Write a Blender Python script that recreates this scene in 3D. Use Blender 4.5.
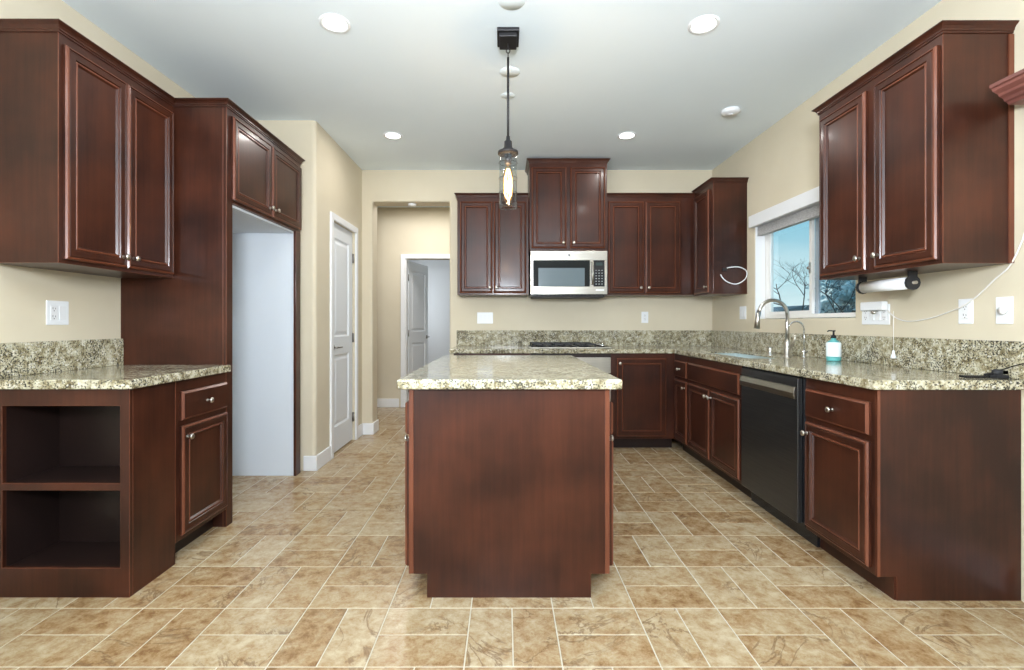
import bpy, math, random
from mathutils import Vector
R = math.radians
random.seed(7)
scn = bpy.context.scene
for o in list(bpy.data.objects): bpy.data.objects.remove(o)
C = scn.collection

# ------------------------------------------------------------ camera
F = 480.0
EYE = 1.156
cam_d = bpy.data.cameras.new('camera'); cam = bpy.data.objects.new('camera', cam_d); C.objects.link(cam)
cam.location = (0, 0, EYE); cam.rotation_euler = (R(90), 0, 0)
cam_d.sensor_width = 36; cam_d.lens = F/1024*36
cam_d.shift_x = 7/1024; cam_d.shift_y = -12/1024
cam_d.clip_start = .05; cam_d.clip_end = 300
scn.camera = cam
scn.view_settings.view_transform = 'Standard'; scn.view_settings.look = 'None'
scn.view_settings.gamma = 1; scn.view_settings.use_curve_mapping = False
scn.view_settings.exposure = 0.19

# ------------------------------------------------------------ world sky
w = bpy.data.worlds.new('sky'); scn.world = w; w.use_nodes = True
nt = w.node_tree; nt.nodes.clear()
def wn(t): return nt.nodes.new(t)
out = wn('ShaderNodeOutputWorld'); bg = wn('ShaderNodeBackground'); tc = wn('ShaderNodeTexCoord')
sep = wn('ShaderNodeSeparateXYZ'); ramp = wn('ShaderNodeValToRGB'); mx = wn('ShaderNodeMix'); mx.data_type = 'RGBA'
noi = wn('ShaderNodeTexNoise'); noi.inputs['Scale'].default_value = 3.5; noi.inputs['Detail'].default_value = 5
mp = wn('ShaderNodeMapping'); mp.inputs['Scale'].default_value = (1, 1, 4.5)
cr = wn('ShaderNodeValToRGB'); cr.color_ramp.elements[0].position = .47; cr.color_ramp.elements[1].position = .72
cr.color_ramp.elements[0].color = (0, 0, 0, 1); cr.color_ramp.elements[1].color = (.75, .75, .75, 1)
e = ramp.color_ramp.elements
e[0].position = 0.0; e[0].color = (.60, .68, .68, 1)
e[1].position = .5; e[1].color = (.07, .27, .44, 1)
k = e.new(.06); k.color = (.44, .60, .63, 1)
k = e.new(.2); k.color = (.19, .43, .54, 1)
nt.links.new(tc.outputs['Generated'], sep.inputs[0]); nt.links.new(sep.outputs['Z'], ramp.inputs[0])
nt.links.new(tc.outputs['Generated'], mp.inputs[0]); nt.links.new(mp.outputs[0], noi.inputs['Vector'])
nt.links.new(noi.outputs['Fac'], cr.inputs[0]); nt.links.new(cr.outputs[0], mx.inputs[0])
nt.links.new(ramp.outputs[0], mx.inputs[6]); mx.inputs[7].default_value = (.52, .64, .66, 1)
nt.links.new(mx.outputs[2], bg.inputs[0]); bg.inputs[1].default_value = 1.35
nt.links.new(bg.outputs[0], out.inputs[0])

# ------------------------------------------------------------ daylight through the windows of the room, plus added fill lamps
def area(name, loc, rot, sx, sy, power, col=(1, 1, 1), spread=180):
    l = bpy.data.lights.new(name, 'AREA'); l.shape = 'RECTANGLE'; l.size = sx; l.size_y = sy
    l.energy = power; l.color = col; l.spread = R(spread)
    o = bpy.data.objects.new(name, l); C.objects.link(o); o.location = loc; o.rotation_euler = rot
    return o
P_REAR, P_SIDE, P_HALL, P_ROOM, P_DOWN = 230, 38, 20, 22, 5
area('rear_daylight', (-3.45, -3.87, 1.25), (R(115), 0, R(-20)), 3.1, 2.2, P_REAR, (.88, .96, 1.06))
for lx, ly in ((-1.0, .5), (1.0, .5), (-1.0, -1.7), (1.0, -1.7), (-3.4, -.6)):
    area('living_room_fill', (lx, ly, 2.735), (0, 0, 0), .35, .35, 8, (.97, .99, 1.0))  # fill lamps added for floor bounce, no fixtures there
area('ceiling_bounce_fill', (0, -.5, 1.75), (R(121), 0, 0), .5, .5, 140, (.90, .97, 1.06))  # unseen fill lamp added behind the camera to brighten the ceiling
area('side_daylight', (2.45, -.55, 1.1), (0, R(112), 0), 1.9, 2.9, P_SIDE, (.88, .96, 1.06))
area('hall_fill', (-1.0, 5.85, 2.72), (0, 0, 0), .9, .5, P_HALL, (1, .98, .96))  # fill lamp added to light the hall, no skylight there
area('far_room_fill', (-1.9, 7.9, 1.5), (0, R(-90), 0), 1.2, .9, P_ROOM, (.85, .93, 1))  # fill lamp added to light the far room, no window there

# ------------------------------------------------------------ materials
def mat(name, col=(.5, .5, .5), rough=.5, metal=0, coat=0, emis=None, estr=0, trans=0, ior=1.45, spec=.5):
    m = bpy.data.materials.new(name); m.use_nodes = True
    b = m.node_tree.nodes['Principled BSDF']
    b.inputs['Base Color'].default_value = (*col, 1); b.inputs['Roughness'].default_value = rough
    b.inputs['Metallic'].default_value = metal; b.inputs['Coat Weight'].default_value = coat
    b.inputs['Coat Roughness'].default_value = .12
    b.inputs['Transmission Weight'].default_value = trans; b.inputs['IOR'].default_value = ior
    b.inputs['Specular IOR Level'].default_value = spec
    if emis: b.inputs['Emission Color'].default_value = (*emis, 1); b.inputs['Emission Strength'].default_value = estr
    return m
def N(m, t, **kw):
    n = m.node_tree.nodes.new(t)
    for k_, v in kw.items():
        if k_ in n.inputs: n.inputs[k_].default_value = v
        else: setattr(n, k_, v)
    return n
def L(m, a, b): m.node_tree.links.new(a, b)
def B(m): return m.node_tree.nodes['Principled BSDF']
def cramp(m, stops, interp='LINEAR'):
    n = m.node_tree.nodes.new('ShaderNodeValToRGB'); n.color_ramp.interpolation = interp
    el = n.color_ramp.elements
    el[0].position, el[1].position = stops[0][0], stops[-1][0]
    el[0].color = (*stops[0][1], 1); el[1].color = (*stops[-1][1], 1)
    for p, c in stops[1:-1]:
        q = el.new(p); q.color = (*c, 1)
    return n
def noise_mat(name, c0, c1, scale, rough, stretch=(1, 1, 1), lo=.35, hi=.65, bump=0, **kw):
    m = mat(name, c0, rough, **kw)
    t = N(m, 'ShaderNodeTexCoord'); mp_ = N(m, 'ShaderNodeMapping'); mp_.inputs['Scale'].default_value = stretch
    n = N(m, 'ShaderNodeTexNoise', Scale=scale, Detail=5.0, Roughness=.6)
    r = cramp(m, [(lo, c0), (hi, c1)])
    L(m, t.outputs['Object'], mp_.inputs[0]); L(m, mp_.outputs[0], n.inputs['Vector']); L(m, n.outputs['Fac'], r.inputs[0])
    L(m, r.outputs[0], B(m).inputs['Base Color'])
    if bump:
        bp = N(m, 'ShaderNodeBump', Strength=bump, Distance=.002); L(m, n.outputs['Fac'], bp.inputs['Height']); L(m, bp.outputs[0], B(m).inputs['Normal'])
    return m
M = {}
def wood(name, dark, mid, rough=.34):
    m = mat(name, mid, rough, coat=.10, spec=.35)
    t = N(m, 'ShaderNodeTexCoord')
    a = N(m, 'ShaderNodeMapping'); a.inputs['Scale'].default_value = (30, 30, 1.6)
    n1 = N(m, 'ShaderNodeTexNoise', Scale=1.6, Detail=6.0, Roughness=.65)
    n2 = N(m, 'ShaderNodeTexNoise', Scale=3.0, Detail=3.0)
    mixf = N(m, 'ShaderNodeMix', data_type='FLOAT'); mixf.inputs[0].default_value = .72
    r = cramp(m, [(.36, dark), (.64, mid)])
    L(m, t.outputs['Object'], a.inputs[0]); L(m, a.outputs[0], n1.inputs['Vector']); L(m, t.outputs['Object'], n2.inputs['Vector'])
    L(m, n1.outputs['Fac'], mixf.inputs[2]); L(m, n2.outputs['Fac'], mixf.inputs[3]); L(m, mixf.outputs[0], r.inputs[0])
    L(m, r.outputs[0], B(m).inputs['Base Color'])
    return m
M['cherry'] = wood('cherry_wood', (.021, .0064, .0038), (.066, .0188, .0090))
M['edge'] = wood('worn_lit_cherry_edge', (.105, .033, .0165), (.165, .052, .026), .32)  # rubbed edge wood, with edge highlights painted into its lighter orange
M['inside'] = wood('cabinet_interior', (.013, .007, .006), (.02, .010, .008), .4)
M['wall'] = noise_mat('beige_wall_paint', (.63, .56, .42), (.66, .59, .45), 2.0, .75, bump=.0)
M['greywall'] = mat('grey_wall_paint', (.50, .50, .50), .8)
M['ceiling'] = noise_mat('ceiling_paint', (.80, .89, .94), (.82, .905, .955), 1.5, .85)
M['trim'] = mat('white_trim_paint', (.80, .81, .82), .4)
M['doorwhite'] = mat('white_door_paint', (.74, .77, .80), .4)
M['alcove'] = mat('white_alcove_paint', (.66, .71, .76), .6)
M['plastic'] = mat('white_plastic', (.82, .84, .86), .35)
M['slot'] = mat('socket_slot', (.03, .03, .03), .5)
M['nickel'] = mat('brushed_nickel', (.60, .57, .52), .28, 1)
M['satin'] = mat('dark_satin_nickel', (.26, .24, .22), .35, 1)
M['chrome'] = mat('chrome', (.75, .75, .75), .15, 1)
M['steel'] = noise_mat('stainless_steel', (.43, .41, .37), (.52, .50, .455), 3, .28, (1, 1, 60), metal=1)
M['sinksteel'] = mat('satin_sink_steel', (.50, .58, .58), .35, .6)
M['darksteel'] = noise_mat('dark_stainless_steel', (.085, .085, .085), (.11, .11, .11), 3, .33, (1, 1, 60), metal=.9)
M['black'] = mat('black_enamel', (.012, .012, .014), .25)
M['blackmatte'] = mat('matte_black', (.02, .02, .022), .6)
M['bronze'] = mat('oil_rubbed_bronze', (.035, .033, .035), .45, .6)
M['glassblack'] = mat('dark_oven_glass', (.015, .018, .02), .08)
M['mwglass'] = mat('microwave_window', (.13, .17, .19), .18)
M['iron'] = mat('cast_iron', (.02, .02, .022), .55)
M['paper'] = mat('paper_towel', (.85, .86, .88), .9)
M['teal'] = mat('teal_soap', (.10, .38, .38), .3)
M['label'] = mat('soap_label', (.80, .88, .90), .5)
M['blind'] = noise_mat('blind_slats', (.45, .44, .44), (.72, .71, .70), 60, .6, (1, 1, 3))
M['vinyl'] = mat('window_vinyl', (.80, .79, .76), .4)
M['winalu'] = mat('window_sash_grey', (.35, .40, .45), .4)
M['maroon'] = noise_mat('reddish_mantel_wood', (.13, .045, .037), (.21, .078, .063), 6, .45, (1, .3, 8))
M['lamp'] = mat('downlight_lens', (1, 1, 1), .5, emis=(1, .97, .9), estr=9)
M['fil'] = mat('glowing_filament', (1, .7, .4), .5, emis=(1, .62, .28), estr=16)
M['amber'] = mat('frosted_bulb_glass', (1.0, .93, .82), .25, trans=1, ior=1.1)
M['grout'] = noise_mat('floor_grout', (.50, .45, .345), (.60, .545, .43), 20, .8)
M['chain'] = mat('cord_white', (.78, .76, .72), .5)
M['bark'] = mat('tree_bark', (.09, .09, .09), .9)
M['leaf'] = noise_mat('pale_leaves', (.5, .6, .62), (.8, .86, .86), 9, .8)
M['fence'] = noise_mat('fence_boards', (.13, .20, .22), (.22, .30, .32), 5, .9)
M['roof'] = mat('far_roof', (.12, .20, .24), .9)
M['grass'] = noise_mat('yard_ground', (.08, .12, .07), (.16, .18, .12), 3, .95)
def glass(name, tint=(1, 1, 1), rough=0.0):
    m = bpy.data.materials.new(name); m.use_nodes = True; t = m.node_tree; t.nodes.clear()
    o = t.nodes.new('ShaderNodeOutputMaterial'); tr = t.nodes.new('ShaderNodeBsdfTransparent'); g = t.nodes.new('ShaderNodeBsdfGlossy')
    lw = t.nodes.new('ShaderNodeLayerWeight'); lw.inputs[0].default_value = .5; pw_ = t.nodes.new('ShaderNodeMath'); pw_.operation = 'POWER'; pw_.inputs[1].default_value = 5; f = t.nodes.new('ShaderNodeMath'); f.operation = 'MULTIPLY_ADD'; f.inputs[1].default_value = .9; f.inputs[2].default_value = .035; t.links.new(lw.outputs['Facing'], pw_.inputs[0]); t.links.new(pw_.outputs[0], f.inputs[0]); mxs = t.nodes.new('ShaderNodeMixShader')
    tr.inputs[0].default_value = (*tint, 1); g.inputs['Roughness'].default_value = .02
    t.links.new(f.outputs[0], mxs.inputs[0]); t.links.new(tr.outputs[0], mxs.inputs[1]); t.links.new(g.outputs[0], mxs.inputs[2]); t.links.new(mxs.outputs[0], o.inputs[0])
    return m
M['glass'] = glass('window_glass', (.93, .97, .98)); M['amberglass'] = glass('amber_bulb_glass', (1.0, .84, .62)); M['clear'] = glass('clear_lamp_glass', (.90, .92, .93))

# granite: cream ground, tan clouds, dark mineral flecks
def granite():
    m = mat('speckled_granite', (.6, .55, .4), .12, coat=.0, spec=.6)
    t = N(m, 'ShaderNodeTexCoord')
    nb = N(m, 'ShaderNodeTexNoise', Scale=34.0, Detail=4.0, Roughness=.6)
    base = cramp(m, [(.34, (.17, .135, .07)), (.44, (.32, .28, .17)), (.54, (.48, .44, .31)), (.70, (.64, .61, .49))])
    nd = N(m, 'ShaderNodeTexNoise', Scale=125.0, Detail=3.0, Roughness=.7)
    dark = cramp(m, [(.525, (0, 0, 0)), (.575, (1, 1, 1))])
    nl = N(m, 'ShaderNodeTexNoise', Scale=7.0, Detail=2.0)
    add = N(m, 'ShaderNodeMath', operation='MULTIPLY_ADD'); add.inputs[1].default_value = .28; 
    vs = N(m, 'ShaderNodeTexVoronoi', Scale=150.0)
    sp = N(m, 'ShaderNodeSeparateXYZ'); small = cramp(m, [(.92, (0, 0, 0)), (.96, (.6, .6, .6))])
    mx1 = N(m, 'ShaderNodeMix', data_type='RGBA'); mx1.inputs[7].default_value = (.045, .042, .035, 1)
    mx2 = N(m, 'ShaderNodeMix', data_type='RGBA'); mx2.inputs[7].default_value = (.80, .78, .70, 1)
    for n in (nb, nd, nl, vs): L(m, t.outputs['Object'], n.inputs['Vector'])
    L(m, nb.outputs['Fac'], base.inputs[0])
    sub = N(m, 'ShaderNodeMath', operation='SUBTRACT'); sub.inputs[1].default_value = .5
    L(m, nl.outputs['Fac'], sub.inputs[0]); L(m, sub.outputs[0], add.inputs[0]); L(m, nd.outputs['Fac'], add.inputs[2]); L(m, add.outputs[0], dark.inputs[0])
    L(m, dark.outputs[0], mx1.inputs[0]); L(m, base.outputs[0], mx1.inputs[6])
    L(m, vs.outputs['Color'], sp.inputs[0]); L(m, sp.outputs[0], small.inputs[0]); L(m, small.outputs[0], mx2.inputs[0]); L(m, mx1.outputs[2], mx2.inputs[6])
    L(m, mx2.outputs[2], B(m).inputs['Base Color'])
    return m
M['granite'] = granite()

def tile():
    m = mat('travertine_tile', (.5, .4, .28), .24, spec=.45)
    t = N(m, 'ShaderNodeTexCoord'); at = N(m, 'ShaderNodeAttribute'); at.attribute_name = 'tile_rand'
    sc = N(m, 'ShaderNodeVectorMath', operation='MULTIPLY_ADD'); sc.inputs[1].default_value = (9, 7, 5)
    L(m, at.outputs['Color'], sc.inputs[0]); L(m, t.outputs['Object'], sc.inputs[2])
    n1 = N(m, 'ShaderNodeTexNoise', Scale=14.0, Detail=10.0, Roughness=.78, Distortion=.2)
    n2 = N(m, 'ShaderNodeTexNoise', Scale=3.0, Detail=6.0, Roughness=.6, Distortion=1.5)
    L(m, sc.outputs[0], n1.inputs['Vector']); L(m, sc.outputs[0], n2.inputs['Vector'])
    sep_ = N(m, 'ShaderNodeSeparateColor'); L(m, at.outputs['Color'], sep_.inputs[0])
    ad = N(m, 'ShaderNodeMath', operation='MULTIPLY_ADD'); ad.inputs[1].default_value = .125
    sb = N(m, 'ShaderNodeMath', operation='SUBTRACT'); sb.inputs[1].default_value = .5
    L(m, sep_.outputs[0], sb.inputs[0]); L(m, sb.outputs[0], ad.inputs[0]); L(m, n1.outputs['Fac'], ad.inputs[2])
    r = cramp(m, [(.33, (.21, .115, .047)), (.43, (.325, .205, .10)), (.52, (.39, .285, .162)), (.66, (.51, .415, .275))])
    L(m, ad.outputs[0], r.inputs[0])
    # thin dark veins
    a = N(m, 'ShaderNodeMath', operation='SUBTRACT'); a.inputs[1].default_value = .5
    b = N(m, 'ShaderNodeMath', operation='ABSOLUTE'); v = cramp(m, [(.0, (1, 1, 1)), (.022, (0, 0, 0))])
    L(m, n2.outputs['Fac'], a.inputs[0]); L(m, a.outputs[0], b.inputs[0]); L(m, b.outputs[0], v.inputs[0])
    n3 = N(m, 'ShaderNodeTexNoise', Scale=2.2, Detail=2.0); L(m, sc.outputs[0], n3.inputs['Vector'])
    g = cramp(m, [(.50, (0, 0, 0)), (.58, (.8, .8, .8))]); L(m, n3.outputs['Fac'], g.inputs[0])
    mu = N(m, 'ShaderNodeMath', operation='MULTIPLY'); L(m, v.outputs[0], mu.inputs[0]); L(m, g.outputs[0], mu.inputs[1])
    mx_ = N(m, 'ShaderNodeMix', data_type='RGBA'); mx_.inputs[7].default_value = (.17, .10, .05, 1)
    L(m, mu.outputs[0], mx_.inputs[0]); L(m, r.outputs[0], mx_.inputs[6]); L(m, mx_.outputs[2], B(m).inputs['Base Color'])
    bp = N(m, 'ShaderNodeBump', Strength=.12, Distance=.003); L(m, n1.outputs['Fac'], bp.inputs['Height']); L(m, bp.outputs[0], B(m).inputs['Normal'])
    return m
M['tile'] = tile()

# ------------------------------------------------------------ mesh helpers
class MB:
    def __init__(s): s.v = []; s.f = []; s.m = []; s.sm = []
    def add(s, vs, fs, mi=0, smooth=False):
        o = len(s.v); s.v += [tuple(p) for p in vs]
        for f_ in fs: s.f.append([i+o for i in f_]); s.m.append(mi); s.sm.append(smooth)
        return s
    def box(s, x0, x1, y0, y1, z0, z1, mi=0):
        x0, x1 = min(x0, x1), max(x0, x1); y0, y1 = min(y0, y1), max(y0, y1); z0, z1 = min(z0, z1), max(z0, z1)
        return s.add([(x0,y0,z0),(x1,y0,z0),(x1,y1,z0),(x0,y1,z0),(x0,y0,z1),(x1,y0,z1),(x1,y1,z1),(x0,y1,z1)],
                     [(0,3,2,1),(4,5,6,7),(0,1,5,4),(1,2,6,5),(2,3,7,6),(3,0,4,7)], mi)
    def prism(s, pts, z0, z1, mi=0, axis='z'):
        n = len(pts)
        def P(p, z): return (p[0], p[1], z) if axis == 'z' else ((z, p[0], p[1]) if axis == 'x' else (p[0], z, p[1]))
        return s.add([P(p, z0) for p in pts]+[P(p, z1) for p in pts],
                     [tuple(reversed(range(n))), tuple(range(n, 2*n))]+[(i, (i+1) % n, n+(i+1) % n, n+i) for i in range(n)], mi)
    def lathe(s, prof, c=(0,0,0), axis='z', n=20, mi=0, caps=True):
        vs, fs = [], []
        for (r, h) in prof:
            for k_ in range(n):
                a = 2*math.pi*k_/n; u, v = r*math.cos(a), r*math.sin(a)
                p = {'z': (u, v, h), 'y': (u, h, v), 'x': (h, u, v)}[axis]
                vs.append((c[0]+p[0], c[1]+p[1], c[2]+p[2]))
        for i in range(len(prof)-1):
            for k_ in range(n):
                fs.append((i*n+k_, i*n+(k_+1) % n, (i+1)*n+(k_+1) % n, (i+1)*n+k_))
        s.add(vs, fs, mi, True)
        if caps:
            o = len(s.v)-len(vs)
            for i in (0, len(prof)-1):
                if prof[i][0] > 1e-5: s.f.append([o+i*n+k_ for k_ in range(n)]); s.m.append(mi); s.sm.append(False)
        return s
    def tube(s, pts, r, n=8, mi=0, closed=False, caps=True):
        pts = [Vector(p) for p in pts]; rs = r if isinstance(r, (list, tuple)) else [r]*len(pts)
        m_ = len(pts); vs, fs = [], []; up = None
        for i, p in enumerate(pts):
            if closed: t = pts[(i+1) % m_]-pts[i-1]
            else: t = (pts[min(i+1, m_-1)]-pts[max(i-1, 0)])
            t.normalize()
            if up is None:
                up = t.orthogonal().normalized()
            up = (up - t*up.dot(t))
            if up.length < 1e-6: up = t.orthogonal()
            up.normalize(); si = t.cross(up)
            for k_ in range(n):
                a = 2*math.pi*k_/n; vs.append(p+up*math.cos(a)*rs[i]+si*math.sin(a)*rs[i])
        for i in range(m_ if closed else m_-1):
            j = (i+1) % m_
            for k_ in range(n): fs.append((i*n+k_, i*n+(k_+1) % n, j*n+(k_+1) % n, j*n+k_))
        s.add(vs, fs, mi, True)
        if caps and not closed:
            o = len(s.v)-len(vs); s.f.append([o+k_ for k_ in range(n)]); s.m.append(mi); s.sm.append(False)
            s.f.append([o+(m_-1)*n+k_ for k_ in range(n)]); s.m.append(mi); s.sm.append(False)
        return s
    def cells(s, us, vs_, hole, w0, w1, mp_, mi=0):
        nu, nv = len(us), len(vs_); pv = {}; V, Fc = [], []
        def vid(i, j, k_):
            if (i, j, k_) not in pv: pv[(i, j, k_)] = len(V); V.append(mp_(us[i], vs_[j], (w0, w1)[k_]))
            return pv[(i, j, k_)]
        def full(i, j): return 0 <= i < nu-1 and 0 <= j < nv-1 and not hole((us[i]+us[i+1])/2, (vs_[j]+vs_[j+1])/2)
        for i in range(nu-1):
            for j in range(nv-1):
                if not full(i, j): continue
                Fc.append((vid(i,j,0), vid(i,j+1,0), vid(i+1,j+1,0), vid(i+1,j,0)))
                Fc.append((vid(i,j,1), vid(i+1,j,1), vid(i+1,j+1,1), vid(i,j+1,1)))
                if not full(i-1, j): Fc.append((vid(i,j,0), vid(i,j,1), vid(i,j+1,1), vid(i,j+1,0)))
                if not full(i+1, j): Fc.append((vid(i+1,j,0), vid(i+1,j+1,0), vid(i+1,j+1,1), vid(i+1,j,1)))
                if not full(i, j-1): Fc.append((vid(i,j,0), vid(i+1,j,0), vid(i+1,j,1), vid(i,j,1)))
                if not full(i, j+1): Fc.append((vid(i,j+1,0), vid(i,j+1,1), vid(i+1,j+1,1), vid(i+1,j+1,0)))
        return s.add(V, Fc, mi)
    def rings(s, w_, h_, prof, mats, x0=0, z0=0, back=True):
        """stepped rectangular panel facing -Y: prof = (inset, out)"""
        vs, fs, ms = [], [], []
        for (i, o) in prof: vs += [(x0+i, -o, z0+i), (x0+w_-i, -o, z0+i), (x0+w_-i, -o, z0+h_-i), (x0+i, -o, z0+h_-i)]
        for k_ in range(len(prof)-1):
            for q in range(4): s.add([], [], 0); fs.append((k_*4+q, k_*4+(q+1) % 4, k_*4+4+(q+1) % 4, k_*4+4+q)); ms.append(mats[k_])
        l = (len(prof)-1)*4; fs.append((l, l+1, l+2, l+3)); ms.append(0); 
        if back: fs.append((3, 2, 1, 0)); ms.append(0)
        o = len(s.v); s.v += vs
        for f_, m_ in zip(fs, ms): s.f.append([i+o for i in f_]); s.m.append(m_); s.sm.append(False)
        return s
    def build(s, name, mats, parent=None, bevel=0, loc=(0,0,0), rotz=0, bmat=-1):
        me = bpy.data.meshes.new(name); me.from_pydata(s.v, [], s.f)
        for m_ in (mats if isinstance(mats, (list, tuple)) else [mats]): me.materials.append(m_)
        me.polygons.foreach_set('material_index', s.m); me.polygons.foreach_set('use_smooth', s.sm); me.update()
        import bmesh
        b = bmesh.new(); b.from_mesh(me); bmesh.ops.recalc_face_normals(b, faces=b.faces); b.to_mesh(me); b.free()
        o = bpy.data.objects.new(name, me); C.objects.link(o); o.location = loc; o.rotation_euler = (0, 0, rotz)
        if parent: o.parent = parent
        if bevel:
            bv = o.modifiers.new('bevel', 'BEVEL'); bv.width = bevel; bv.segments = 2; bv.limit_method = 'ANGLE'; bv.angle_limit = R(40)
            if bmat >= 0: bv.material = bmat
            bv.harden_normals = False
        return o
def tag(o, label, cat, group=None, kind=None):
    o['label'] = label; o['category'] = cat
    if group: o['group'] = group
    if kind: o['kind'] = kind
    return o
def thing(name, label, cat, loc=(0,0,0), rotz=0, group=None):
    o = bpy.data.objects.new(name, None); C.objects.link(o); o.location = loc; o.rotation_euler = (0, 0, rotz)
    o.empty_display_size = .1
    return tag(o, label, cat, group)
def struct(o, label=None, cat=None):
    o['kind'] = 'structure'
    if label: o['label'] = label; o['category'] = cat
    return o
def copy_tree(o, parent=None):
    c = o.copy(); C.objects.link(c); c.parent = parent
    for ch in list(o.children): copy_tree(ch, c)
    return c

# ------------------------------------------------------------ setting
H = 2.743
XR, XL, YB = 2.149, -2.18, 4.98
mYZ = lambda u, v, w_: (w_, u, v)
mXZ = lambda u, v, w_: (u, w_, v)
mXY = lambda u, v, w_: (u, v, w_)
# floor: basket weave of rectangular tiles in a grout bed
T = .332; OX, OY = -.138, 1.947
def build_floor():
    mb = MB(); cols = []
    mb.box(-5.4, 2.3, -3.85, 8.8, -.06, -.0022, 1); cols += [(0,0,0)]*8
    g = .0026
    rnd = random.Random(3)
    def slab(x0, x1, y0, y1):
        x0 = max(x0+g, -5.4); x1 = min(x1-g, 2.3); y0 = max(y0+g, -3.85); y1 = min(y1-g, 8.8)
        if x1-x0 < .01 or y1-y0 < .01: return
        b = .0015; c = (rnd.random(), rnd.random(), rnd.random())
        mb.add([(x0,y0,-.003),(x1,y0,-.003),(x1,y1,-.003),(x0,y1,-.003),(x0,y0,-b),(x1,y0,-b),(x1,y1,-b),(x0,y1,-b),
                (x0+b,y0+b,0),(x1-b,y0+b,0),(x1-b,y1-b,0),(x0+b,y1-b,0)],
               [(0,1,5,4),(1,2,6,5),(2,3,7,6),(3,0,4,7),(4,5,9,8),(5,6,10,9),(6,7,11,10),(7,4,8,11),(8,9,10,11)], 0)
        cols.extend([c]*12)
    for i in range(-16, 9):
        for j in range(-19, 22):
            x0, y0 = OX+i*T, OY+j*T
            if (i+j) % 2:            # long side runs away from the kitchen door
                slab(x0, x0+T/2, y0, y0+T); slab(x0+T/2, x0+T, y0, y0+T)
            else:
                slab(x0, x0+T, y0, y0+T/2); slab(x0, x0+T, y0+T/2, y0+T)
    o = mb.build('floor', [M['tile'], M['grout']])
    at = o.data.color_attributes.new('tile_rand', 'FLOAT_COLOR', 'POINT')
    for i, c in enumerate(cols): at.data[i].color = (*c, 1)
    struct(o)
build_floor()
struct(MB().box(-5.4, 2.3, -3.85, 8.8, H, H+.1).build('ceiling', M['ceiling']))
# right wall with sink window and glazed door opening nearer the camera
WY0, WY1, WZ0, WZ1 = 2.95, 4.126, 1.19, 2.045
def rh(u, v): return (WY0 < u < WY1 and WZ0 < v < WZ1) or (-2.0 < u < .9 and .02 < v < 2.03)
struct(MB().cells([-3.85, -2.0, .9, WY0, WY1, 5.0], [-.04, .02, WZ0, 2.03, WZ1, H+.05], rh, XR, XR+.15, mYZ).build('wall_right', M['wall'], bevel=.012))
def bh(u, v): return -1.375 < u < -.575 and v < 2.414
struct(MB().cells([-1.6, -1.375, -.575, XR+.02], [-.04, 2.414, H+.05], bh, YB, YB+.2, mXZ).build('wall_back', M['wall'], bevel=.018))
struct(MB().box(XL-.12, XL, -.2, 3.87, -.04, H+.05).build('wall_left', M['wall']))
struct(MB().box(-5.4, -5.3, -3.85, 3.87, -.04, H+.05).box(-5.3, XL-.12, 3.77, 3.87, -.04, H+.05).build('wall_living_room', M['wall']))
def zh(u, v): return -5.0 < u < -1.9 and .02 < v < 2.1
struct(MB().cells([-5.4, -5.0, -1.9, XR+.1], [-.04, .02, 2.1, H+.05], zh, -3.85, -3.7, mXZ).build('wall_rear', M['wall']))
# pantry block: wall facing the camera, rounded corner, wall with the pantry door
XP, YP = -1.484, 3.76
pw = MB(); r_ = .03
arc = [(XP-r_+r_*math.sin(a), YP+r_-r_*math.cos(a)) for a in [R(15*q) for q in range(7)]]
pw.prism([(XL-.05, YP)]+arc+[(XP, 4.115), (XP-.12, 4.115), (XP-.12, YP+.12), (XL-.05, YP+.12)], -.04, H+.05)
pw.box(XP-.12, XP, 4.115, 4.745, 2.045, H+.05); pw.box(XP-.12, XP, 4.745, YB+.02, -.04, H+.05)
struct(pw.build('wall_pantry', M['wall']))
pb = MB().box(XP-.9, XP-.12, 4.0, 4.0+.02, 0, 2.3).box(XP-.92, XP-.9, 4.0, 5.0, 0, 2.3)
struct(pb.build('wall_pantry_inner', M['greywall']))
# hall beyond the opening
def hh(u, v): return -1.372 < u < -.6 and v < 2.04
struct(MB().cells([-3.2, -1.372, -.6, .6], [-.04, 2.04, H+.05], hh, 6.60, 6.72, mXZ).build('wall_hall', M['wall']))
struct(MB().box(.4, .5, YB+.2, 6.6, -.04, H).build('wall_hall_right', M['wall']))
struct(MB().box(-3.2, -3.1, 3.9, 6.6, -.04, H).build('wall_hall_left', M['wall']))
struct(MB().box(-3.2, .6, 8.7, 8.8, -.04, H).box(-2.6, -2.5, 6.72, 8.7, -.04, H).box(.5, .6, 6.72, 8.7, -.04, H).build('wall_far_room', M['greywall']))

# skirting boards
def baseboard(name, x0, x1, y0, y1):
    struct(MB().box(x0, x1, y0, y1, 0, .118).build(name, M['trim'], bevel=.006))
bbm = MB()
bbm.prism([(-1.575, YP-.016), (XP+.016, YP-.016), (XP+.016, 4.055), (XP, 4.055), (XP, YP), (-1.575, YP)], 0, .118)
struct(bbm.build('baseboard_pantry', M['trim'], bevel=.005))
bbm = MB().prism([(XP, 4.81), (XP+.016, 4.81), (XP+.016, YB-.016), (-1.36, YB-.016), (-1.36, YB+.2), (-1.375, YB+.2), (-1.375, YB), (XP, YB)], 0, .118)
struct(bbm.build('baseboard_back', M['trim'], bevel=.005))
baseboard('baseboard_hall', -3.1, -1.455, 6.584, 6.60)
baseboard('baseboard_right', XR-.016, XR, .96, 1.955)
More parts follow.
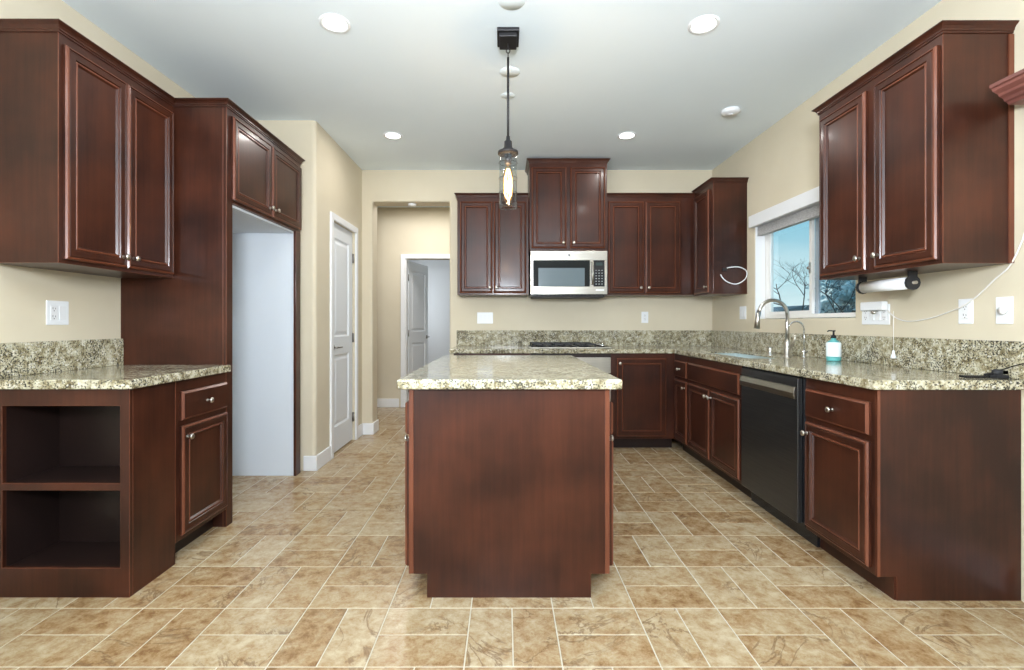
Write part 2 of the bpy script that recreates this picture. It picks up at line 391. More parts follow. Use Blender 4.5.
# door casings
def casing_x(name, x, out, y0, y1, ztop, wd=.06):
    """casing on a wall plane at x, boards stand out by out"""
    mb = MB(); a, b = sorted((x, x+out))
    mb.cells([y0-wd, y0, y1, y1+wd], [0, ztop, ztop+wd], lambda u, v: y0 < u < y1 and v < ztop, a, b, mYZ)
    return mb
struct(casing_x('trim_1', XP, .018, 4.118, 4.742, 2.042).build('trim_1', M['trim'], bevel=.005))
mb = MB().cells([-1.372-.06, -1.372, -.6, -.54], [0, 2.04, 2.10], lambda u, v: -1.372 < u < -.6 and v < 2.04, 6.582, 6.60, mXZ)
mb.box(-1.372, -1.357, 6.60, 6.72, 0, 2.04)
struct(mb.build('trim_2', M['trim'], bevel=.004))

def panel_door(name, w_, h_, handle_x, lever_dir, th=.035):
    """two panel door, local origin at bottom corner, faces -Y"""
    d = MB()
    st = .105
    def opening(z0, z1):
        d.rings(w_-2*st, z1-z0, [(0, 0), (.010, -.012), (.026, -.012), (.05, -.003)], [0, 0, 0], st, z0, back=False)
    zs = [0, .22, .86, 1.02, h_-.13, h_]
    d.cells([0, st, w_-st, w_], zs, lambda u, v: st < u < w_-st and ((zs[1] < v < zs[2]) or (zs[3] < v < zs[4])), 0, th, mXZ)
    opening(zs[1], zs[2]); opening(zs[3], zs[4])
    o = d.build(name, M['doorwhite'])
    hb = MB().lathe([(.0, -.012), (.026, -.010), (.028, 0)], (handle_x, 0, .93), 'y', 16)
    hb.tube([(handle_x, 0, .93), (handle_x, -.045, .93), (handle_x+.02*lever_dir, -.05, .93), (handle_x+.11*lever_dir, -.047, .928)], [.009, .009, .008, .007])
    hb.build('door_handle', M['satin'], o)
    return o
D1 = struct(panel_door('door_1', .60, 2.03, .055, 1))
D1.location = (XP-.02, 4.13, .012); D1.rotation_euler = (0, 0, R(90))
for z in (.22, 1.0, 1.78):
    MB().lathe([(.007, z-.045), (.007, z+.045)], (.606, -.008, 0), 'z', 10).box(.59, .604, -.002, .0, z-.045, z+.045).build('door_hinge', M['satin'], D1)
D2 = struct(panel_door('door_2', .74, 2.02, .68, -1))
D2.location = (-1.352, 6.73, .012); D2.rotation_euler = (0, 0, R(78))
for z in (.22, 1.0, 1.78):
    MB().lathe([(.007, z-.045), (.007, z+.045)], (-.004, -.004, 0), 'z', 10).build('door_hinge', M['satin'], D2)

# ------------------------------------------------------------ windows
def sink_window():
    X0, X1 = XR+.085, XR+.135
    fr = MB().cells([WY0+.005, WY0+.045, WY1-.045, WY1-.005], [WZ0+.004, WZ0+.034, WZ1-.04, WZ1-.004],
                    lambda u, v: WY0+.045 < u < WY1-.045 and WZ0+.034 < v < WZ1-.04, X0, X1, mYZ)
    root = struct(fr.build('window_1', M['vinyl'], bevel=.003))
    ym = 3.52
    MB().box(XR+.002, X0-.001, WY1-.006, WY1-.0005, WZ0+.002, WZ1-.002).build('sunlit_reveal_board', M['trim'], root)  # added white board, sunlight on the far reveal put into its colour
    # sliding sash on the far half, fixed pane on the near half
    MB().cells([ym-.02, ym+.012, WY1-.075, WY1-.045], [WZ0+.034, WZ0+.06, WZ1-.07, WZ1-.04],
               lambda u, v: ym+.012 < u < WY1-.075 and WZ0+.06 < v < WZ1-.07, X0+.004, X0+.026, mYZ).build('sliding_sash', M['vinyl'], root, bevel=.002)
    MB().box(X0+.03, X0+.048, ym-.05, ym-.015, WZ0+.034, WZ1-.04).build('meeting_rail', M['winalu'], root, bevel=.002)
    MB().box(X0+.012, X0+.017, ym+.012, WY1-.075, WZ0+.06, WZ1-.07).build('window_pane', M['glass'], root)
    MB().box(X0+.036, X0+.041, WY0+.045, ym-.05, WZ0+.034, WZ1-.04).build('window_pane', M['glass'], root)
    MB().box(X0-.006, X0+.004, ym-.012, ym+.004, 1.52, 1.60).lathe([(.012, -.018), (.012, -.004)], (X0, ym-.004, 1.56), 'x', 10).build('sash_latch', M['nickel'], root, bevel=.002)
sink_window()
bl = thing('window_blind', 'white window blind raised into a stack under its valance above the sink', 'blind', (XR, 3.54, 1.9))
MB().box(-.045, -.002, -.66, .61, .075, .175).build('valance', M['trim'], bl, bevel=.004)
for i in range(9):
    z = -.0+i*.0085
    MB().box(.012, .06, -.575, .575, z, z+.005).build('slat', M['blind'], bl)
MB().box(.01, .062, -.578, .578, .08, .135).build('headrail', M['plastic'], bl)
# glazed door on the right wall and big rear window (daylight openings)
def glazing(name, us, zs, w0, w1, mpf, posts):
    fr = MB().cells([us[0], us[0]+.05, us[1]-.05, us[1]], [zs[0], zs[0]+.05, zs[1]-.05, zs[1]],
                    lambda u, v: us[0]+.05 < u < us[1]-.05 and zs[0]+.05 < v < zs[1]-.05, w0, w1, mpf)
    for p in posts:
        a = mpf(p-.035, zs[0]+.05, w0); b = mpf(p+.035, zs[1]-.05, w1); fr.box(a[0], b[0], a[1], b[1], a[2], b[2])
    root = struct(fr.build(name, M['vinyl']))
    a = mpf(us[0]+.05, zs[0]+.05, (w0+w1)/2-.003); b = mpf(us[1]-.05, zs[1]-.05, (w0+w1)/2+.003)
    MB().box(a[0], b[0], a[1], b[1], a[2], b[2]).build('window_pane', M['glass'], root)
glazing('door_3', (-2.0, .9), (.02, 2.03), XR+.06, XR+.12, mYZ, [-.55])
glazing('window_2', (-5.0, -1.9), (.02, 2.1), -3.82, -3.76, mXZ, [-3.45])

# ------------------------------------------------------------ cabinet kit (local: x along the front, y into the cabinet, z up)
CH = [M['cherry'], M['edge']]
DOORP = [(0, 0), (0, .012), (.005, .019), (.010, .021), (.014, .017), (.018, .0195), (.042, .0195), (.046, .0135), (.050, .0175), (.055, .0175), (.062, .0085)]
DOORM = [0, 1, 1, 0, 0, 0, 0, 1, 1, 0]
KNOB = [(.0, -.030), (.007, -.0295), (.0125, -.027), (.0145, -.023), (.013, -.019), (.007, -.015), (.0055, -.006), (.009, -.001), (.009, 0)]
knob_mesh = None
def knob(parent, x, z, y=-.021):
    global knob_mesh
    if knob_mesh is None:
        o = MB().lathe(KNOB, (0, 0, 0), 'y', 18).build('knob', M['nickel'], parent); knob_mesh = o.data
    else:
        o = bpy.data.objects.new('knob', knob_mesh); C.objects.link(o); o.parent = parent
    o.location = (x, y, z)
def cdoor(root, x0, x1, z0, z1, kx=None, kz=None, prof=DOORP):
    d = MB().rings(x1-x0, z1-z0, prof, DOORM).build('door', CH, root, loc=(x0, -.001, z0))
    if kx is not None: knob(d, kx-x0, kz-z0)
    return d
def drawer(root, x0, x1, z0, z1, has_knob=True, name='drawer'):
    d = MB().rings(x1-x0, z1-z0, [(0, 0), (0, .011), (.010, .020)], [0, 1]).build(name, CH, root, loc=(x0, -.001, z0))
    if has_knob: knob(d, (x1-x0)/2, (z1-z0)/2, -.020)
    return d
def crown(root, path, z0, hgt=.040, proj=.028):
    """path: list of local (x,y) along cabinet outline, moulding projects to the right-hand side outward"""
    prof = [(a_*proj/.036, b_*hgt/.052) for a_, b_ in [(0, 0), (.007, 0), (.007, .010), (.012, .013), (.013, .022), (.020, .034), (.030, .041), (.0315, .044), (.036, .045), (.036, .052), (0, .052)]]
    n = len(path); vs, fs = [], []
    for i in range(n):
        p = Vector(path[i])
        dirs = []
        if i > 0: dirs.append((Vector(path[i])-Vector(path[i-1])).normalized())
        if i < n-1: dirs.append((Vector(path[i+1])-Vector(path[i])).normalized())
        nrm = [Vector((d.y, -d.x)) for d in dirs]
        if len(nrm) == 2:
            b = (nrm[0]+nrm[1]); off = b/(1+nrm[0].dot(nrm[1]))
        else: off = nrm[0]
        for (o_, z) in prof: vs.append((p.x+off.x*o_, p.y+off.y*o_, z0+z))
    k_ = len(prof)
    for i in range(n-1):
        for j in range(k_-1): fs.append((i*k_+j, i*k_+j+1, (i+1)*k_+j+1, (i+1)*k_+j))
        fs.append((i*k_+k_-1, i*k_, (i+1)*k_, (i+1)*k_+k_-1))
    fs += [tuple(range(k_)), tuple(reversed(range((n-1)*k_, n*k_)))]
    return MB().add(vs, fs).build('crown_molding', CH, root, bevel=.0012, bmat=0)

def upper(name_label, loc, rotz, w_, d_, h_, doors, knobs, crown_path, htop=None, kz=.05, zb=.018, group='upper cabinets', strip=None, top_gap=.045, name='upper_cabinet'):
    """doors: list of (x0,x1); knobs: list of x"""
    root = thing(name, name_label, 'cabinet', loc, rotz, group)
    b = MB().box(0, w_, 0, d_-.002, 0, h_)
    b.build('cabinet_body', CH, root, bevel=.002, bmat=1)
    for (x0, x1), kx in zip(doors, knobs): cdoor(root, x0, x1, zb, h_-top_gap, kx, zb+kz)
    if crown_path: crown(root, crown_path, h_-.004)
    if strip: strip(root)
    return root

CT = .88      # underside of the stone tops
def base(label, loc, rotz, w_, d_, fronts, group=None, end=None, toe=.09, name='base_cabinet', kd=True):
    root = thing(name, label, 'cabinet', loc, rotz, group)
    b = MB().box(0, w_, 0, d_, .1, CT)
    b.build('cabinet_body', CH, root, bevel=.0018, bmat=1)
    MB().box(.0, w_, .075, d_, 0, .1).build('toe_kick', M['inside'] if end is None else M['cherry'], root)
    for f_ in fronts:
        if f_[0] == 'door': cdoor(root, f_[1], f_[2], f_[3], f_[4], f_[5], f_[6])
        elif f_[0] == 'drawer': drawer(root, f_[1], f_[2], f_[3], f_[4])
        elif f_[0] == 'blank': drawer(root, f_[1], f_[2], f_[3], f_[4], False, 'false_front')
    return root
ZD0, ZD1, ZW0, ZW1 = .125, .655, .682, .822

# ---- left wall
FX = -1.58   # face of left base run
UL = -1.88
GU = 'wall hung cherry cabinets'; GB = 'floor standing cherry cabinets'
zU, hU = 1.41, 2.384-1.41
upper('dark cherry two door upper cabinet on the left wall above the open shelves', (UL, 2.02, zU), R(90), .70, -XL+UL, hU,
      [(.018, .347), (.353, .682)], [.318, .382], [(0, -XL+UL-.002), (0, 0), (.699, 0)], group=None)
# open shelf end unit
bs = thing('open_shelf_cabinet', 'cherry open shelf cabinet ending the left counter, two empty dark cubbies', 'cabinet', (0, 2.02, 0))
X0, X1, Y1 = XL, FX, 2.30-2.02
mb = MB()
s0 = (2-505)*2.02/480; s1 = (120-505)*2.02/480
z_t, z_m1, z_m0, z_b = 1.156-(406-323)*2.02/480, 1.156-(483.5-323)*2.02/480, 1.156-(490.5-323)*2.02/480, 1.156-(568-323)*2.02/480
mb.cells([X0+.002, s0, s1, X1], [0, z_b, z_m0, z_m1, z_t, CT], lambda u, v: s0 < u < s1 and (z_b < v < z_m0 or z_m1 < v < z_t), 0, .018, mXZ)
mb.build('face_frame', CH, bs, bevel=.0015, bmat=1)
MB().box(X1-.018, X1, .018, Y1, 0, CT).build('side_panel', CH, bs, bevel=.0015, bmat=1)
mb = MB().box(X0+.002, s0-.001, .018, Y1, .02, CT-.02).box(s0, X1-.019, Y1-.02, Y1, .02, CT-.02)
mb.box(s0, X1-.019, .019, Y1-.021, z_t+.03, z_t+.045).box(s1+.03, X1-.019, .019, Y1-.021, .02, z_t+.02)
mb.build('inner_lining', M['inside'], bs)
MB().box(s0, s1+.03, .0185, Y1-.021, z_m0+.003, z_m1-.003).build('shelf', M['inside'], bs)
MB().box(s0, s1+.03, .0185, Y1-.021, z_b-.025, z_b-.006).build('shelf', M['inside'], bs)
b = base('cherry left wall base cabinet with one drawer over one door', (FX, 2.301, 0), R(90), .418, -XL+FX-.002, [])
drawer(b, .026, .405, ZW0, ZW1); cdoor(b, .026, .405, ZD0, ZD1, .055, .60)
def slab(name, label, mbx, bevel=.006):
    o = mbx.build(name, M['granite'], bevel=bevel); return tag(o, label, 'countertop')
cl = slab('countertop', 'speckled granite countertop on the left wall over the open shelves', MB().box(XL+.001, -1.55, 1.99, 2.718, CT, .92))
MB().box(XL+.001, XL+.021, 1.99, 2.718, .9205, 1.069).build('backsplash', M['granite'], cl, bevel=.002)
# tall refrigerator surround
fs = thing('refrigerator_cabinet', 'tall cherry refrigerator surround with empty white alcove and two high doors', 'cabinet', (FX, 2.72, 0), R(90))
dF = -XL+FX
MB().box(0, .03, .0181, dF-.002, 0, 2.384).box(0.0, .062, -.001, .018, 0, 2.384).build('side_panel', CH, fs, bevel=.002, bmat=1)
MB().box(.905, .985, -.001, .018, 0, 1.85).box(.93, .985, .0181, dF-.002, 0, 2.384).build('side_panel', CH, fs, bevel=.002, bmat=1)
MB().box(.0305, .929, .0185, dF-.01, 1.85, 2.384).box(.0625, .985, 0, .018, 1.8505, 2.384).build('cabinet_body', CH, fs, bevel=.002, bmat=1)
MB().box(.915, .929, .0185, dF-.002, 0, 1.849).box(.031, .915, .02, dF-.002, 1.835, 1.849).box(.031, .915, dF-.02, dF-.002, 0, 1.834).build('alcove_lining', M['alcove'], fs)
cdoor(fs, .045, .50, 1.868, 2.347, .465, 1.92); cdoor(fs, .51, .965, 1.868, 2.347, .545, 1.92)
crown(fs, [(0, .31), (0, 0), (.985, 0), (.985, .25)], 2.380)

# ---- back wall uppers (face at YF)
YF, YM = 4.68, 4.60
zB, hB = 1.43, 2.382-1.43
upper('cherry two door upper cabinet on the back wall, left of the microwave', (-.465, YF, zB), 0, .695, YB-YF, hB,
      [(.028, .343), (.357, .672)], [.318, .382], [(0, YB-YF-.002), (0, 0), (.694, 0)])
upper('tallest cherry upper cabinet, directly above the microwave, reaching near the ceiling', (.235, YM, 1.848), 0, .742, YB-YM, 2.69-1.848,
      [(.02, .352), (.39, .722)], [.322, .42], [(0, YB-YM-.002), (0, 0), (.742, 0), (.742, YB-YM-.002)], zb=.022)
upper('cherry two door upper cabinet on the back wall, right of the microwave', (.98, YF, zB), 0, XR-.983, YB-YF, hB,
      [(.025, .368), (.385, .725)], [.338, .415], [(.001, 0), (1.845-.98, 0)])
# corner upper on right wall, end panel towards camera
zR, hR = 1.415, 2.384-1.415
upper('narrow cherry corner upper cabinet left of the window, white cable loop on its side', (1.845, YF-.001, zR), R(-90), YF-4.257, XR-1.845, hR+.02,
      [(.03, .365)], [.335], [(.0, 0), (YF-4.257, 0), (YF-4.257, XR-1.845)])
upper('cherry two door upper cabinet on the right wall, paper towel holder underneath', (1.852, 2.83, zR-.006), R(-90), .80, XR-1.852, hR+.006,
      [(.028, .382), (.44, .786)], [.35, .472], [(0, XR-1.854), (0, 0), (.80, 0), (.80, XR-1.854)], kz=.062,
      strip=lambda r: MB().box(.8002, .806, XR-1.852-.022, XR-1.852-.001, .0, hR-.002).build('scribe_strip', M['edge'], r))

# ---- back base run
YC = 4.38
base('cherry base cabinet at the left end of the back counter, behind the island', (-.47, YC, 0), 0, .70, YB-YC-.001,
     [('door', .02, .345, ZD0, ZD1, .31, .6), ('door', .355, .68, ZD0, ZD1, .39, .6), ('drawer', .02, .345, ZW0, ZW1), ('drawer', .355, .68, ZW0, ZW1)])
ov = thing('oven', 'stainless steel oven under the cooktop, mostly hidden behind the island', 'oven', (.232, YC, 0))
MB().box(0, .735, .0, .58, .1, .878).build('oven_body', M['inside'], ov)
MB().box(.01, .73, -.025, -.001, .70, .842).build('control_panel', M['steel'], ov, bevel=.004)
MB().box(.01, .73, -.03, -.001, .15, .69).build('oven_door', M['steel'], ov, bevel=.004)
MB().box(.10, .64, -.032, -.0301, .25, .55).build('oven_window', M['glassblack'], ov)
MB().tube([(.06, -.03, .63), (.06, -.07, .63), (.68, -.07, .63), (.68, -.03, .63)], .01).build('handle', M['steel'], ov)
MB().lathe([(0, -.006), (.008, -.005), (.008, 0)], (.12, -.026, .80), 'y', 12).build('control_knob', M['black'], ov)
MB().box(0, .735, .075, .58, 0, .1).build('toe_kick', M['inside'], ov)
base('cherry corner base cabinet with a single tall door beside the oven', (.968, YC, 0), 0, 1.548-.968, YB-YC-.001,
     [('door', .05, .50, ZD0, .835, .075, .79)])
# ---- right base run, faces -X; local x runs towards the camera
FR = 1.548; dR = XR-FR-.001
def rloc(y): return (FR, y, 0)
base('narrow cherry base cabinet at the inner corner left of the sink, drawer over door', rloc(4.379), R(-90), 4.379-4.045, dR,
     [('drawer', .03, .325, ZW0, ZW1), ('door', .03, .325, ZD0, ZD1, .295, .60)])
sb = thing('base_cabinet', 'wide cherry sink base cabinet with two doors below a false drawer front', 'cabinet', rloc(4.044), R(-90))
W = 4.044-3.135
MB().box(0, W, 0, dR, .1, .66).box(0, W, 0, .02, .66, CT).box(0, .02, .02, dR, .66, CT).box(W-.02, W, .02, dR, .66, CT).build('cabinet_body', CH, sb, bevel=.0018, bmat=1)
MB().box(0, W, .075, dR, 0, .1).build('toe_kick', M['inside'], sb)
drawer(sb, .015, W-.01, ZW0, ZW1, False, 'false_front')
cdoor(sb, .015, .438, ZD0, ZD1, .41, .60); cdoor(sb, .455, W-.01, ZD0, ZD1, .485, .60)
# dishwasher
dw = thing('dishwasher', 'dark stainless steel dishwasher set in the right hand cabinet run', 'dishwasher', rloc(3.133), R(-90))
wD = 3.133-2.472
MB().box(0.002, wD-.002, .0, dR, .1, CT-.001).build('dishwasher_body', M['black'], dw)
MB().box(.045, .638, -.028, -.001, .115, .868).build('door', M['darksteel'], dw, bevel=.004)
pr = [(-.0285, .757), (-.040, .760), (-.046, .790), (-.040, .820), (-.0285, .823)]
MB().prism([(a, b_) for a, b_ in pr], .055, .632, 0, 'x').build('handle', M['steel'], dw, bevel=.002)
MB().box(.0, wD, .06, .075, 0, .1).build('kick_plate', M['black'], dw)
b = base('cherry base cabinet ending the right run, one drawer over one door', rloc(2.471), R(-90), 2.471-2.003, dR,
     [('drawer', .02, .445, ZW0, ZW1), ('door', .02, .445, ZD0, ZD1, .045, .60)], end=1)
# end panel, flush with toe
ep = MB().cells([.0, .018, .082, dR], [.0, .1, CT-.001], lambda u, v: u < .082 and v < .1, .4685, .474, lambda u, v, w_: (w_, u, v))
ep.build('end_panel', CH, b, bevel=.001, bmat=1)
MB().box(.4685, .476, 0, .012, .1, CT-.001).build('corner_strip', M['edge'], b)

# ---- stone top on the L run with sink cut out
SX0, SX1, SY0, SY1 = 1.63, 1.90, 3.20, 3.94
xs = [-.505, 1.515, SX0, SX1, XR-.001]; ys = [1.972, SY0, SY1, 4.345, YB-.001]
def lh(u, v): return (u < 1.515 and v < 4.345) or (SX0 < u < SX1 and SY0 < v < SY1)
ctop = slab('countertop', 'L shaped speckled granite countertop along the back and right walls', MB().cells(xs, ys, lh, CT, .92, mXY))
MB().prism([(-.500, YB-.001), (-.500, YB-.021), (XR-.021, YB-.021), (XR-.021, 1.972), (XR-.001, 1.972), (XR-.001, YB-.001)], .9205, 1.079).build('backsplash', M['granite'], ctop, bevel=.002)
g_ = .0015
sk = MB().cells([SX0+g_, SX0+.006, SX1-.006, SX1-g_], [SY0+g_, SY0+.006, SY1-.006, SY1-g_], lambda u, v: SX0+.006 < u < SX1-.006 and SY0+.006 < v < SY1-.006, .70, .908, mXY)
sk.box(SX0+g_, SX1-g_, SY0+g_, SY1-g_, .69, .70)
sink = tag(sk.build('sink', M['sinksteel'], bevel=.001), 'undermount stainless steel kitchen sink below the window', 'sink')
MB().lathe([(.04, .7005), (.038, .703), (.0, .7025)], ((SX0+SX1)/2, 3.6, 0)).build('drain', M['chrome'], sink)

# ---- island
il = thing('kitchen_island', 'freestanding cherry kitchen island with plain end panel facing the camera', 'island', (0, 2.02, 0))
ix0, ix1, iy1 = -.405, .441, 1.42
MB().box(ix0+.02, ix1-.02, 0.012, iy1, .1, CT).build('cabinet_body', M['cherry'], il, bevel=.002)
MB().cells([ix0+.02, -.328, .362, ix1-.02], [0, .1, CT], lambda u, v: v < .1 and not (-.328 < u < .362), 0, .0115, mXZ).build('end_panel', M['cherry'], il, bevel=.001)
MB().box(ix0, ix0+.0195, .001, iy1, .1, CT-.001).build('face_frame', M['edge'], il, bevel=.0015)
MB().box(ix1-.0195, ix1, .001, iy1, .1, CT-.001).build('face_frame', M['edge'], il, bevel=.0015)
MB().box(-.328, .362, 0.012, iy1-.07, 0, .1).build('toe_kick', M['cherry'], il)
for side, rz, xx in ((-1, R(-90), ix0), (1, R(90), ix1)):
    n = 3; wl = (iy1-.04)/n
    for q in range(n):
        y0 = .02+q*wl; y1 = y0+wl-.01
        a = y1 if side < 0 else y0
        d = MB().rings(y1-y0, ZD1-ZD0, DOORP, DOORM).build('door', CH, il, loc=(xx+.001*side, a, ZD0), rotz=rz)
        knob(d, (y1-y0-.14) if side < 0 else .14, .508)
        d = MB().rings(y1-y0, ZW1-ZW0, [(0, 0), (0, .011), (.010, .020)], [0, 1]).build('drawer', CH, il, loc=(xx+.001*side, a, ZW0), rotz=rz)
        knob(d, (y1-y0)/2, .07, -.02)
slab('countertop', 'speckled granite countertop of the kitchen island', MB().box(-.449, .487, 1.985, 3.48, CT, .922), .008)

# ------------------------------------------------------------ appliances
mw = thing('microwave', 'stainless steel over the range microwave below the tallest cabinet', 'microwave', (.243, 4.565, 1.418))
s = .00954; Wm, Hm = .73, .425
MB().box(.002, Wm-.002, .02, YB-4.565-.001, .0, Hm).build('microwave_body', M['black'], mw)
MB().cells([0, .025, .565, .60, .705, Wm], [.012, .085, .335, Hm-.002], lambda u, v: (.025 < u < .565 or .60 < u < .705) and .085 < v < .335, 0, .019, mXZ).build('front_frame', M['steel'], mw, bevel=.002)
MB().box(.026, .564, .004, .018, .086, .334).build('door_glass', M['glassblack'], mw)
MB().box(.075, .515, .002, .0039, .088, .262).build('window_screen', M['mwglass'], mw)
MB().tube([(.585, .0, .105), (.585, -.035, .115), (.585, -.040, .20), (.585, -.035, .315), (.585, .0, .325)], .010).build('handle', M['steel'], mw)
cp = MB().box(.601, .704, .006, .018, .086, .334).build('control_panel', M['black'], mw)
mb = MB()
for r0 in range(6):
    for c0 in range(3): mb.box(.618+c0*.028, .632+c0*.028, .0045, .0059, .105+r0*.026, .113+r0*.026)
mb.build('buttons', mat('button_print', (.25, .27, .27), .5), cp)
MB().box(.62, .685, .0045, .0059, .285, .315).build('display', mat('dark_display', (.03, .05, .05), .2), cp)
MB().lathe([(0, -.0015), (.011, -.0015), (.012, 0)], (Wm*.5, 0, .382), 'y', 18).build('emblem', mat('emblem_grey', (.25, .25, .26), .4, .8), mw)
MB().box(.62, .70, -.0012, .0, .045, .058).build('rating_label', M['plastic'], mw)
mb = MB()
for q in range(16): mb.box(.03+q*.042, .06+q*.042, .005, .02, .001, .008)
mb.box(.02, .71, .03, .35, -.015, -.0005)
mb.build('vent_grille', M['blackmatte'], mw)

ck = thing('cooktop', 'black gas cooktop with grates on the back counter', 'cooktop', (.232, 4.42, .92))
MB().box(0, .75, 0, .50, .0, .012).build('cooktop_surface', M['steel'], ck, bevel=.004)
MB().box(.015, .735, .015, .485, .0121, .014).build('burner_tray', M['black'], ck)
for gx in (.02, .22, .42):
    g_ = MB()
    for q in (0, .09, .18): g_.box(gx+q, gx+q+.012, .03, .47, .030, .042)
    for q in (.03, .24, .458): g_.box(gx, gx+.192, q, q+.012, .030, .042)
    for cx in (gx, gx+.18):
        for cy in (.03, .458): g_.box(cx, cx+.012, cy, cy+.012, .014, .030)
    g_.build('grate', M['iron'], ck)
for (bx, by) in ((.116, .14), (.116, .36), (.316, .25), (.516, .14), (.516, .36)):
    MB().lathe([(.045, .0141), (.045, .022), (.03, .026), (0, .027)], (bx, by, 0)).build('burner', M['iron'], ck)
for ky in (.09, .17, .25, .33, .41):
    MB().lathe([(.019, .0141), (.018, .034), (.0, .036)], (.685, ky, 0), n=14).build('control_knob', M['chrome'], ck)

# ------------------------------------------------------------ pendant
pl = thing('pendant_light', 'dark bronze pendant light with clear glass cylinder and glowing bulb above the island', 'lamp', (.017, 2.655, 1.79))
zc = H-1.79
MB().box(-.060, .060, -.085, .075, zc-.02, zc-.0005).box(-.048, .048, -.070, .062, zc-.042, zc-.0201).build('canopy', M['bronze'], pl, bevel=.003)
def ring(mb, c, r1, r2, ax):
    pts = []
    for q in range(16):
        a = 2*math.pi*q/16; u, v = r1*math.cos(a), r1*1.3*math.sin(a)
        pts.append((c[0]+(u if ax == 'x' else 0), c[1]+(u if ax == 'y' else 0), c[2]+v))
    mb.tube(pts, r2, 6, closed=True)
ch_ = MB()
for q in range(3): ring(ch_, (0, 0, zc-.058-q*.024), .010, .0028, 'x' if q % 2 else 'y')
ch_.build('chain', M['bronze'], pl)
MB().tube([(0, 0, zc-.118), (0, 0, .375)], .0065, 10).build('rod', M['bronze'], pl)
MB().lathe([(0, .40), (.010, .398), (.012, .375), (.021, .370), (.023, .335), (.030, .330), (.034, .318), (.056, .314), (.057, .300), (.050, .298), (.0, .297)], n=24).lathe([(.020, .297), (.020, .245), (0, .244)], n=20).build('socket', M['bronze'], pl)
gl = [(.049, .300), (.049, .17), (.0505, .165), (.049, .16), (.049, .085), (.0505, .08), (.049, .075), (.049, .0), (.046, .0), (.046, .300)]
MB().lathe(gl, n=32, caps=False).build('glass_shade', M['clear'], pl)
for zz in (.006, .085, .165, .25):
    mb = MB(); mb.tube([(.051*math.cos(2*math.pi*q/28), .051*math.sin(2*math.pi*q/28), zz) for q in range(28)], .0012, 6, closed=True)
    mb.build('wire_hoop', M['bronze'], pl)
MB().lathe([(.013, .250), (.014, .235), (.026, .20), (.0285, .14), (.0285, .07), (.022, .045), (.0, .035)], n=24).build('bulb', M['amberglass'], pl)
mb = MB()
for q in range(9):
    a = 2*math.pi*q/9; b2 = 2*math.pi*(q+.5)/9
    mb.tube([(.007*math.cos(a), .007*math.sin(a), .218), (.021*math.cos(a), .021*math.sin(a), .165), (.021*math.cos(b2), .021*math.sin(b2), .08), (.008*math.cos(b2), .008*math.sin(b2), .055)], .0012, 5)
mb.build('filament', M['fil'], pl)
l = bpy.data.lights.new('pendant_glow', 'POINT'); l.energy = 8; l.color = (1, .74, .46); l.shadow_soft_size = .02
o = bpy.data.objects.new('pendant_glow', l); C.objects.link(o); o.parent = pl; o.location = (0, 0, .13)

# ------------------------------------------------------------ ceiling fittings
def downlight(x, y, label):
    t = thing('recessed_light', label, 'ceiling light', (x, y, H))
    MB().lathe([(.080, -.0005), (.078, -.006), (.070, -.009), (.060, -.005), (.058, -.0005)], n=36, caps=False).build('trim_ring', M['plastic'], t)
    MB().lathe([(.0, -.0035), (.059, -.0035), (.059, -.0006)], n=36, caps=False).build('lens', M['lamp'], t)
    l = bpy.data.lights.new('downlight_beam', 'AREA'); l.shape = 'DISK'; l.size = .12; l.energy = P_DOWN; l.color = (1, .96, .92)
    o = bpy.data.objects.new('downlight_beam', l); C.objects.link(o); o.parent = t; o.location = (0, 0, -.014)
downlight(-.90, 2.54, 'lit round recessed ceiling light, nearer the camera on the left')
downlight(1.056, 2.55, 'lit round recessed ceiling light, nearer the camera on the right')
downlight(-.948, 4.06, 'lit round recessed ceiling light toward the hall opening on the left')
downlight(1.03, 4.06, 'lit round recessed ceiling light toward the back right upper cabinets')
for (x, y, lb) in ((.033, 2.37, 'flat white ceiling cover plate in front of the pendant canopy'), (.031, 3.035, 'flat white ceiling cover plate, first one behind the pendant canopy'), (.02, 3.35, 'small flat white ceiling cover plate farthest behind the pendant canopy')):
    r0 = .065 if y < 3.2 else .05
    tag(MB().lathe([(r0, -.0005), (r0*.98, -.002), (0, -.0025)], (x, y, H), n=32).build('cover_plate', M['ceiling']), lb, 'cover plate', 'ceiling cover plates by the pendant')
sd = thing('smoke_detector', 'small white round detector on the ceiling near the right wall', 'detector', (1.684, 3.58, H))
MB().lathe([(.068, -.0005), (.066, -.018), (.05, -.028), (0, -.030)], n=28).build('cover', M['plastic'], sd)
MB().lathe([(.02, -.0305), (.018, -.034), (0, -.035)], n=16).build('sensor', M['trim'], sd)
sd2 = tag(MB().lathe([(.045, 2.4135), (.043, 2.395), (0, 2.39)], (-.98, YB+.09, 0), n=24).build('door_chime_sensor', M['plastic']), 'small round white sensor under the header of the hall opening', 'sensor')

# ------------------------------------------------------------ sink fittings
def arcpts(c, r1, a0, a1, n, plane_dir):
    """semi circle in the vertical plane of plane_dir"""
    d = Vector(plane_dir).normalized(); ps = []
    for q in range(n+1):
        a = R(a0+(a1-a0)*q/n); ps.append((c[0]+d.x*r1*math.cos(a), c[1]+d.y*r1*math.cos(a), c[2]+r1*math.sin(a)))
    return ps
fc = thing('kitchen_faucet', 'tall brushed nickel gooseneck faucet behind the sink', 'faucet', (1.965, 3.34, .92))
MB().lathe([(.028, 0), (.028, .006), (.021, .012), (.021, .10), (.016, .115), (.0, .116)], n=24).build('faucet_base', M['nickel'], fc)
neck = [(0, 0, .11), (0, 0, .20), (0, 0, .295)] + arcpts((-.10, 0, .295), .10, 0, 170, 14, (1, 0, 0))
MB().tube(neck, .0125, 12).build('spout', M['nickel'], fc)
e0 = neck[-1]
